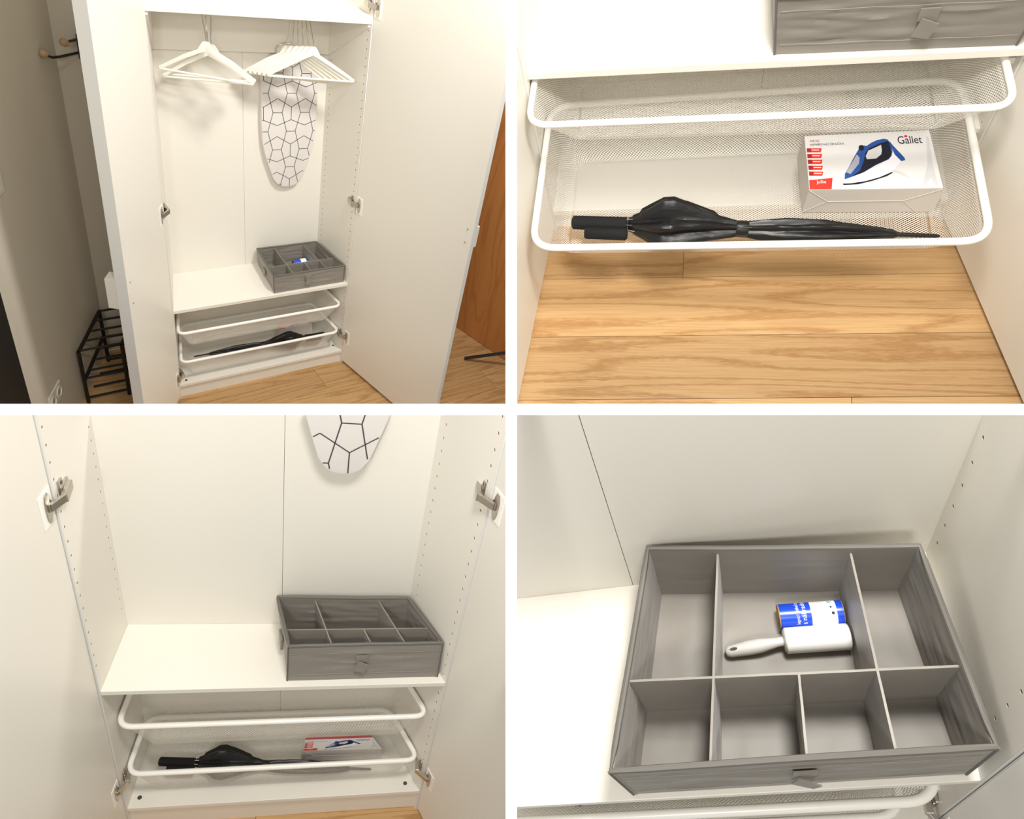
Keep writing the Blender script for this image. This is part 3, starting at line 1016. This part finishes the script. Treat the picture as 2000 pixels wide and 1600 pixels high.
wardrobe(dict(xl0=0, xl1=.099, xr0=W1, xr1=W1 - .043, D=.333, z0=0, z1=2.4, seam=.491, zp=.095,
              shelves=[(.591, .018, 'shelf'), (2.030, .036, 'hat_shelf')],
              pins=[(1, .022, .64, 2.3, .040, .0036), (1, .300, .64, 1.74, .034, .0032), (1, .022, .2, .57, .04, .0034)],
              cams=[(.041, .03), (.935, .06)],
              doors=[(-1, 57.6, .505, .045, .02, 2.4, [.156, 1.146]), (1, 77.5, .82, .024, .02, 2.4, [.213, 1.10, 2.075])],
              handles={-1: [(.445, .945, 1.09, .042)], 1: [(.765, 1.27, 1.38, .022)]}),
         'tall white wardrobe with doors open, hangers and ironing board inside')
W = [o for o in bpy.data.objects if o.name == 'wardrobe'][0]
# rails under the hat shelf
MB().box((.099, .311, 1.75), (.921, .333, 1.994)).build('back_rail', WHITE, W, bevel=.001)
for s in (-1, 1):
    q0 = 0 if s < 0 else W1
    q1 = .09 if s < 0 else .925
    e = .012 * (-s)
    MB().add([(q0, .01, 1.994), (q0 + e, .01, 1.994), (q1 + e, .31, 1.994), (q1, .31, 1.994), (q0, .01, 1.978), (q0 + e, .01, 1.978), (q1 + e, .31, 1.75), (q1, .31, 1.75)],
             [(0, 1, 2, 3), (4, 5, 6, 7), (0, 1, 5, 4), (1, 2, 6, 5), (2, 3, 7, 6), (3, 0, 4, 7)]).build('side_rail', WHITE, W)
rod = MB().tube([(.05, .19, 1.953), (.935, .19, 1.953)], .010, 12).build('clothes_rail', HANG, W, smooth=True)


def hanger(nx, ny, nz, yaw, L, label, group, roll=0):
    O = thing('coat_hanger', (nx, ny, nz - .15), label, 'hanger', group)
    a = math.radians(yaw)
    d = Vector((math.cos(a), math.sin(a), 0))
    n = Vector((-math.sin(a), math.cos(a), 0))
    c = Vector((nx, ny, nz))
    drop = .135
    tl = math.tan(math.radians(roll))
    P = lambda u, z: c + d * u + Vector((0, 0, z + u * tl))
    for s in (-1, 1):                      # two arms of the shoulder piece
        up = [(0, 0), (.014, -.003), (.024, -.018), (.034, -.036), (.09, -.066), (L * .8, -.110), (L, -drop)]
        lo = [(L - .006, -drop - .014), (L * .8, -.127), (.09, -.086), (.03, -.054), (0, -.040)]
        pts = [P(s * u, z) - n * .0045 for u, z in up + lo]
        MB().prism(pts, n * .009).build('shoulder', HANG, O, smooth=True, bevel=.002)
    MB().tube([P(-L + .010, -drop - .010), P(L - .010, -drop - .010)], .0048, 8).build('trouser_bar', HANG, O, smooth=True)
    rail = Vector((nx + (.19 - ny) * .1, .19, 1.953))       # the hook curls over the clothes rail
    hk = [P(0, -.004), P(0, .022), rail + Vector((0, -.022, -.020))]
    for k in range(0, 9):
        t = math.radians(205 - k * 26)
        hk.append(rail + (Vector((0, 1, 0)) * math.cos(t) + Vector((0, 0, 1)) * math.sin(t)) * .0125)
    MB().tube(hk, .0024, 6).build('hook', CHROME, O, smooth=True)
    return O


g1, g2 = 'white hangers left of the rail', 'white hangers in front of the ironing board'
hanger(.258, .112, 1.856, -27, .195, 'front white wooden hanger of the pair apart from the ironing board', g1)
hanger(.276, .148, 1.826, -24, .19, 'white wooden hanger tucked behind the front one, clear of the ironing board', g1, 4)
hanger(.300, .178, 1.825, -19, .185, 'rearmost white wooden hanger on the bare back panel, casting a shadow', g1, 2)
for i, nth in enumerate(('first', 'second', 'third', 'fourth', 'fifth', 'sixth')):
    hanger(.738 - .018 * i, .112 + .0155 * i, 1.852 - .005 * i, -9 - .6 * i, .208 - .003 * i,
           nth + ' white wooden hanger, counted from the side panel, before the ironing board', g2, -.5 * i)

ironing_board(.716, 1.063, .985, .985, .300, .033, 'small ironing board with line-patterned cover hung behind hangers', 1.179, pcx=.008)

b1 = fabric_box([(.527, .022), (.952, .030), (.905, .312), (.548, .312)], [(.533, .016), (.946, .022), (.900, .306), (.556, .306)], .591, .104,
                'grey divided fabric box on shelf below the hanging ironing board')


def lint_set(T, zfloor, sc_, la, lb, roll_at, roller_at, hand_at, detail=True):
    """spare adhesive roll with blue label and a lint roller lying beside it"""
    (a0, a1), (r0, r1) = roll_at, roller_at
    R_ = .021 * sc_
    a0, a1, r0, r1 = [Vector((x, y, zfloor + R_ + .001)) for x, y in (a0, a1, r0, r1)]
    d = (a1 - a0).normalized()
    L = (a1 - a0).length
    S = thing('spare_lint_roll', ((a0 + a1) / 2).to_tuple(), la, 'lint roll')
    S['_base'] = tuple((a0 + a1) / 2)
    n = 32
    m = MB()
    for r, flip in ((R_, 0), (R_ * .88, 1)):
        pass
    u = Vector((0, 0, 1))
    v = d.cross(u).normalized()
    ringp = lambda t, r: [a0 + d * t + (u * math.cos(2 * math.pi * k / n) + v * math.sin(2 * math.pi * k / n)) * r for k in range(n)]
    rings = [(0, R_ * .86), (0, R_ * .985), (L, R_ * .985), (L, R_ * .86)]
    vs = [p for t, r in rings for p in ringp(t, r)]
    fs = [(i * n + k, i * n + (k + 1) % n, ((i + 1) % 4) * n + (k + 1) % n, ((i + 1) % 4) * n + k) for i in range(4) for k in range(n)]
    MB().add(vs, fs).build('core', CARDB, S, smooth=True)

    def band(name, t0, t1, m_, e=.0):
        vs = ringp(t0, R_ * .986) + ringp(t0, R_ + e) + ringp(t1, R_ + e) + ringp(t1, R_ * .986)
        fs = [(i * n + k, i * n + (k + 1) % n, ((i + 1) % 4) * n + (k + 1) % n, ((i + 1) % 4) * n + k) for i in range(4) for k in range(n)]
        return MB().add(vs, fs).build(name, m_, S, smooth=True)
    band('label_band', .002, L * .50, LBLUE)
    band('paper_band', L * .50, L * .89, PAPER)
    band('label_band', L * .89, L - .001, LBLUE)
    if detail:
        def wrapper(t0):
            def wr(a, c):          # text runs round the roll
                an = (1.15 - a / R_)
                return a0 + d * (t0 + L * .07 - c) + (u * math.cos(an) + v * math.sin(an) * 1) * (R_ + .0003)
            return wr
        text('lepicí váleček', 'label_lettering', PAPER, S, a0, d, u, R_ * 2.3, L * .075, wrap=wrapper(L * .26))
        text('s náhradní', 'label_lettering', PAPER, S, a0, d, u, R_ * 2.2, L * .075, wrap=wrapper(L * .35))
        for k in range(5):
            t = L * (.55 + .035 * k)
            vs = []
            for i in range(9):
                an = -1.0 + i * .22
                for dt in (0, .0006):
                    vs.append(a0 + d * (t + dt) + (u * math.cos(an) + v * math.sin(an)) * (R_ + .0003))
            MB().add(vs, [(2 * i, 2 * i + 1, 2 * i + 3, 2 * i + 2) for i in range(8)]).build('small_print', GREYP, S)
        for t, an, m_, rr in ((.83, .35, NAVY, .0026), (.81, -.15, NAVY, .0018), (.80, -.75, TEAL, .004)):
            vs = [a0 + d * (L * t + rr * math.cos(k * math.pi / 5)) + (u * math.cos(an + rr / R_ * math.sin(k * math.pi / 5)) + v * math.sin(an + rr / R_ * math.sin(k * math.pi / 5))) * (R_ + .0004) for k in range(10)]
            MB().add(vs, [tuple(range(10))]).build('symbol_print', m_, S)
    # roller
    Q = thing('lint_roller', ((r0 + r1) / 2).to_tuple(), lb, 'lint roller')
    Q['_base'] = tuple((r0 + r1) / 2)
    d2 = (r1 - r0).normalized()
    L2 = (r1 - r0).length
    MB().lathe(r0, d2, [(0, R_ * .96), (.001, R_ * 1.04), (L2 - .003, R_ * 1.04), (L2 - .001, R_ * .98), (L2, R_ * .86)], 36).build('paper_roll', PAPER, Q, smooth=True)
    MB().lathe(r0 - d2 * .003, d2, [(0, R_ * .8), (.0025, R_ * .98), (.004, R_ * .98)], 32).build('end_cap', PLAST, Q, smooth=True)
    if hand_at:
        h = Vector((*hand_at, zfloor + .012))
        b = r0 - d2 * .002
        hd = (b - h).normalized()
        Lh = (b - h).length
        prof = [(0, .004), (.002, .0075), (.008, .010), (.42 * Lh, .0125), (.60 * Lh, .0122), (.76 * Lh, .0098), (Lh - .012, .008), (Lh, .008)]
        path = [h + hd * t for t, r in prof]
        hd_o = MB().tube(path, [r * sc_ for t, r in prof], 20).build('handle', PLAST, Q, smooth=True)
        uh = Vector((0, 0, 1))
        cut(hd_o, MB().prism([h + hd * (.014 + .007 * math.cos(k * math.pi / 6)) + uh.cross(hd) * .0030 * math.sin(k * math.pi / 6) - uh * .02 for k in range(12)], uh * .04))
    return S, Q


lint_set(None, .5935, .95, 'blue-labelled spare lint roll in the box below the hanging ironing board', 'white lint roller lying in the box below the hanging ironing board',
         ((.735, .242), (.820, .244)), ((.742, .205), (.822, .207)), (.655, .20), detail=False)

basket([(.012, -.008), (.930, -.008), (.900, .315), (.105, .315)], .447, .13, .055, .04, (.010, .006), 'upper white mesh basket under shelf of the wardrobe with hangers', rr=.0085, cr=.045, runner=(.012, .026))
basket([(.014, -.006), (.930, -.006), (.900, .315), (.105, .315)], .252, .137, .055, .04, (.010, .006), 'lower white mesh basket with umbrella in the wardrobe with hangers', rr=.0085, cr=.045, runner=(.012, .026))
iron_carton((.640, .190), (.845, .182), (.832, .252), (.645, .252), .120, .075, .6, 'iron carton lying in lower basket of the wardrobe with hangers')
umbrella((.880, .078, .186), (.130, .175, .130), .85, 'black folded umbrella in lower basket of the wardrobe with hangers')

# coat hooks on the back wall
for (x, z, m_, lab) in ((-.312, 1.696, KNOB, 'coat hook with pale wooden knob on the beige wall'), (-.230, 1.741, KNOBU, 'coat hook with wooden knob higher up, beside the open wardrobe door')):
    H_ = thing('coat_hook', (x, .40, z - .03), lab, 'coat hook')
    MB().lathe((x, .38, z), (-.9, -.1, .35), [(-.019, .004), (-.017, .010), (-.008, .0155), (.004, .0165), (.013, .012), (.017, .005)], 18).build('knob', m_, H_, smooth=True)
    if m_ is KNOB:
        MB().tube([(x + .012, .381, z - .009), (x + .03, .385, z - .018), (x + .06, .40, z - .020), (x + .16, .50, z - .034), (x + .175, .53, z - .036)], .0055, 8).build('arm', BLACKM, H_, smooth=True)
        MB().box((x + .155, .515, z - .07), (x + .195, .532, z + .03)).build('wall_plate', BLACKM, H_)
    else:
        MB().tube([(x + .008, .385, z), (x + .05, .44, z - .01), (x + .09, .535, z - .03)], .0055, 8).build('arm', BLACKM, H_, smooth=True)

# shoe rack in the corner
SR = thing('shoe_rack', (-.25, .3, 0), 'black metal shoe rack with slanted bars behind open door', 'shoe rack')


def rk(u, z, x=0):                          # u along the side wall from the corner
    p = cor + dv * u - nv * .03
    return Vector((p.x + x, p.y, z))


side_fr = [((.10, .355), (.45, .347)), ((.45, .0), (.45, .347)), ((.09, .0), (.10, .355)), ((.093, .186), (.44, .154))]
for x in (0, .20):
    for (u0, z0), (u1_, z1_) in side_fr:
        MB().tube([rk(u0, z0, x), rk(u1_, z1_, x)], .0095, 8).build('frame_bar', BLACKM, SR, smooth=True)
for u, z in ((.10, .355), (.19, .353), (.28, .351), (.36, .349), (.44, .347), (.11, .185), (.20, .176), (.29, .168), (.37, .160), (.43, .155), (.12, .03), (.24, .03), (.35, .03), (.44, .03)):
    MB().tube([rk(u, z), rk(u, z, .20)], .006, 8).build('shelf_bar', BLACKM, SR, smooth=True)
# socket on the side wall
SO = thing('wall_socket', tuple(cor + dv * .75 + Vector((0, 0, .24))), 'white double wall socket low on the beige side wall', 'socket')
MB().obox(cor, dv, -nv, (0, 0, 1), (.655, 0, .245), (.80, .008, .335)).build('plate', SOCK, SO, bevel=.002)
for u in (.69, .765):
    MB().lathe(cor + dv * u - nv * .006 + Vector((0, 0, .29)), -nv, [(0, .029), (.006, .029), (.0065, .024), (.002, .022)], 20).build('outlet', SOCK, SO, smooth=True)
o = MB().obox(cor, dv, -nv, (0, 0, 1), (1.005, 0, 0), (1.45, .03, 1.25)).build('dark_panel', BLACKM)
tag(o, 'black flat panel leaning along the beige side wall', 'panel')
SWI = thing('light_switch', tuple(cor + dv * .66 + Vector((0, 0, 1.38))), 'white light switch plate on the beige side wall', 'switch')
MB().obox(cor, dv, -nv, (0, 0, 1), (.735, 0, 1.36), (.82, .008, 1.445)).build('plate', SOCK, SWI, bevel=.002)
MB().obox(cor, dv, -nv, (0, 0, 1), (.75, .008, 1.375), (.805, .012, 1.43)).build('rocker', SOCK, SWI, bevel=.002)
# leg of some stand right of the wardrobe
LG = MB().tube([(1.754, -.253, .014), (1.95, -.422, .139), (2.02, -.482, .184)], .0135, 4).build('stand_leg', BLACKM)
tag(LG, 'black square metal stand leg resting on the oak floor', 'stand leg')

# ================================================================== setting 2: the drawers from above
set_cell(2)
planks([.10, -.171, -.351, -.531, -.711, -.89], -.5, 1.6, [[.32], [1.25], [-.3], [.72]], 'oak plank floor below the pulled-out mesh baskets', fan=[0, .006, .022, .040, .055, .07])
wardrobe(dict(xl0=-.042, xl1=-.042, xr0=.964, xr1=.964, D=.39, z0=0, z1=.95, seam=.52, zp=.08, skew=(.018, -.016),
              shelves=[(.529, .018, 'shelf')],
              pins=[(1, .03, .12, .50, .036, .0026), (1, .33, .12, .5, .036, .0026), (-1, .03, .12, .5, .036, .0026)],
              cams=[(.06, .30), (.85, .30)],
              doors=[(-1, 86, .9, .018, .02, .95, []), (1, 78.9, .9, .018, .02, .95, [])]),
         'white wardrobe bottom with pulled-out baskets above bare oak floor')
fabric_box([(.478, .008), (.945, -.020), (.945, .33), (.485, .34)], [(.492, .018), (.940, -.006), (.94, .33), (.49, .33)], .529, .135,
           'grey fabric box standing on shelf above the pulled-out baskets', front_tab=.60, side_tab=False, amp=.0065)
basket([(-.032, -.103), (.936, -.128), (.936, .25), (-.032, .25)], .491, .128, .07, .065, (.0090, .0058), 'upper white mesh basket pulled out over the carton', rr=.0075, cr=.05, runner=(.010, .028))
basket([(-.032, -.300), (.938, -.305), (.938, .16), (-.032, .16)], .305, .124, .045, .065, (.0090, .0058), 'lower white mesh basket holding carton and umbrella above oak floor', rr=.0085, cr=.06, runner=(.010, .026))
iron_carton((.600, -.113), (.882, -.122), (.872, .055), (.596, .055), .183, .077, .97, 'white steam iron carton with red tags lying in pulled-out basket', taper=.005)
umbrella((.045, -.176, .244), (.885, -.206, .198), .98, 'black folded umbrella lying along the front of the pulled-out basket')

# ================================================================== setting 3: straight view of the lower half
set_cell(3)
planks([.02, -.16, -.34, -.5], -.3, 1.3, [[.4], [.9]], 'strip of oak floor under the plinth of the straight-on wardrobe')
wardrobe(dict(xl0=0, xl1=.014, xr0=.964, xr1=.849, D=.225, z0=0, z1=2.1, seam=.459, zp=.137,
              shelves=[(.802, .018, 'shelf')],
              pins=[(1, .020, .22, 2.0, .050, .0040), (1, .200, .84, 2.0, .045, .0034), (-1, .010, .86, 2.0, .048, .0036), (-1, .205, .86, 2.0, .042, .0030), (1, .20, .2, .75, .05, .003)],
              cams=[(.030, .034), (.912, .03)],
              doors=[(-1, 84, .55, .018, .02, 2.1, [.30, 1.533]), (1, 66, .55, .018, .02, 2.1, [.27, 1.58])]),
         'white wardrobe straight on with doors wide, shelf bare left of the box')
fabric_box([(.494, .030), (.938, .036), (.842, .205), (.444, .208)], [(.494, .020), (.940, .022), (.848, .196), (.462, .200)], .802, .150,
           'grey divided fabric box on shelf beneath the ironing board tip')
ironing_board(.611, 1.476, .82, 1.06, .182, .030, 'patterned ironing board with rounded tip above the bare shelf', 1.648, lw=.0034, hook=False, pat=(.152, .267, .050), pcx=.012)
basket([(.013, .022), (.938, .022), (.842, .21), (.028, .21)], .586, .172, .060, .03, (.010, .0065), 'upper white mesh basket below the bare shelf', rr=.0088, cr=.045, runner=(.012, .013))
basket([(.013, .018), (.938, .018), (.842, .21), (.028, .21)], .320, .172, .050, .03, (.010, .0065), 'lower white mesh basket resting just above the white plinth', rr=.0088, cr=.045, runner=(.012, .013))
iron_carton((.545, .122), (.822, .116), (.782, .172), (.552, .172), .154, .07, .75, 'white carton with red tags in basket just above the white plinth', taper=.003)
umbrella((.078, .112, .217), (.79, .076, .160), .85, 'black folded umbrella in basket just above the white plinth')

# ================================================================== setting 4: the box from above
set_cell(4)
wardrobe(dict(xl0=-.12, xl1=-.12, xr0=.915, xr1=.964, D=.374, z0=-.6, z1=1.0, seam=.432, zp=-.42,
              shelves=[(0, .018, 'shelf')],
              pins=[(1, .352, .012, .9, .0645, .0034), (1, .054, .012, .9, .0645, .0034)],
              doors=[(1, 75, .5, .018, -.58, 1.0, [-.33])]),
         'white wardrobe corner with bare back panels around the divided box')
bx4, T4 = fabric_box([(.378, .011), (.902, .010), (.905, .309), (.477, .364)], [(.392, .009), (.898, .010), (.900, .312), (.480, .354)], 0, .172,
                     'grey divided fabric box holding lint roller, on bare white shelf', u1=.278, u2=.762, u3=.536, vh=.375, front_tab=.53, amp=.0045)
lint_set(T4, .0035, 1.0, 'blue and white spare lint roll beside the lint roller handle', 'white lint roller with grey handle lying in divided box',
         ((.682, .272), (.789, .268)), ((.684, .2285), (.789, .2255)), (.581, .2215))
basket([(-.09, -.012), (.868, -.012), (.90, .33), (-.09, .33)], -.075, .13, .06, .05, (.010, .006), 'upper white mesh basket peeking out under the divided box', rr=.009, cr=.05, runner=(.03, .047))
basket([(-.09, -.008), (.842, -.008), (.88, .33), (-.09, .33)], -.26, .13, .06, .05, (.010, .006), 'lower white mesh basket peeking out under the divided box', rr=.009, cr=.05, runner=(.03, .073))
umbrella((.02, .115, -.322), (.78, .105, -.372), 1.0, 'black folded umbrella in lowest basket under the divided box')

for o in bpy.data.objects:
    if '_base' in o:
        del o['_base']
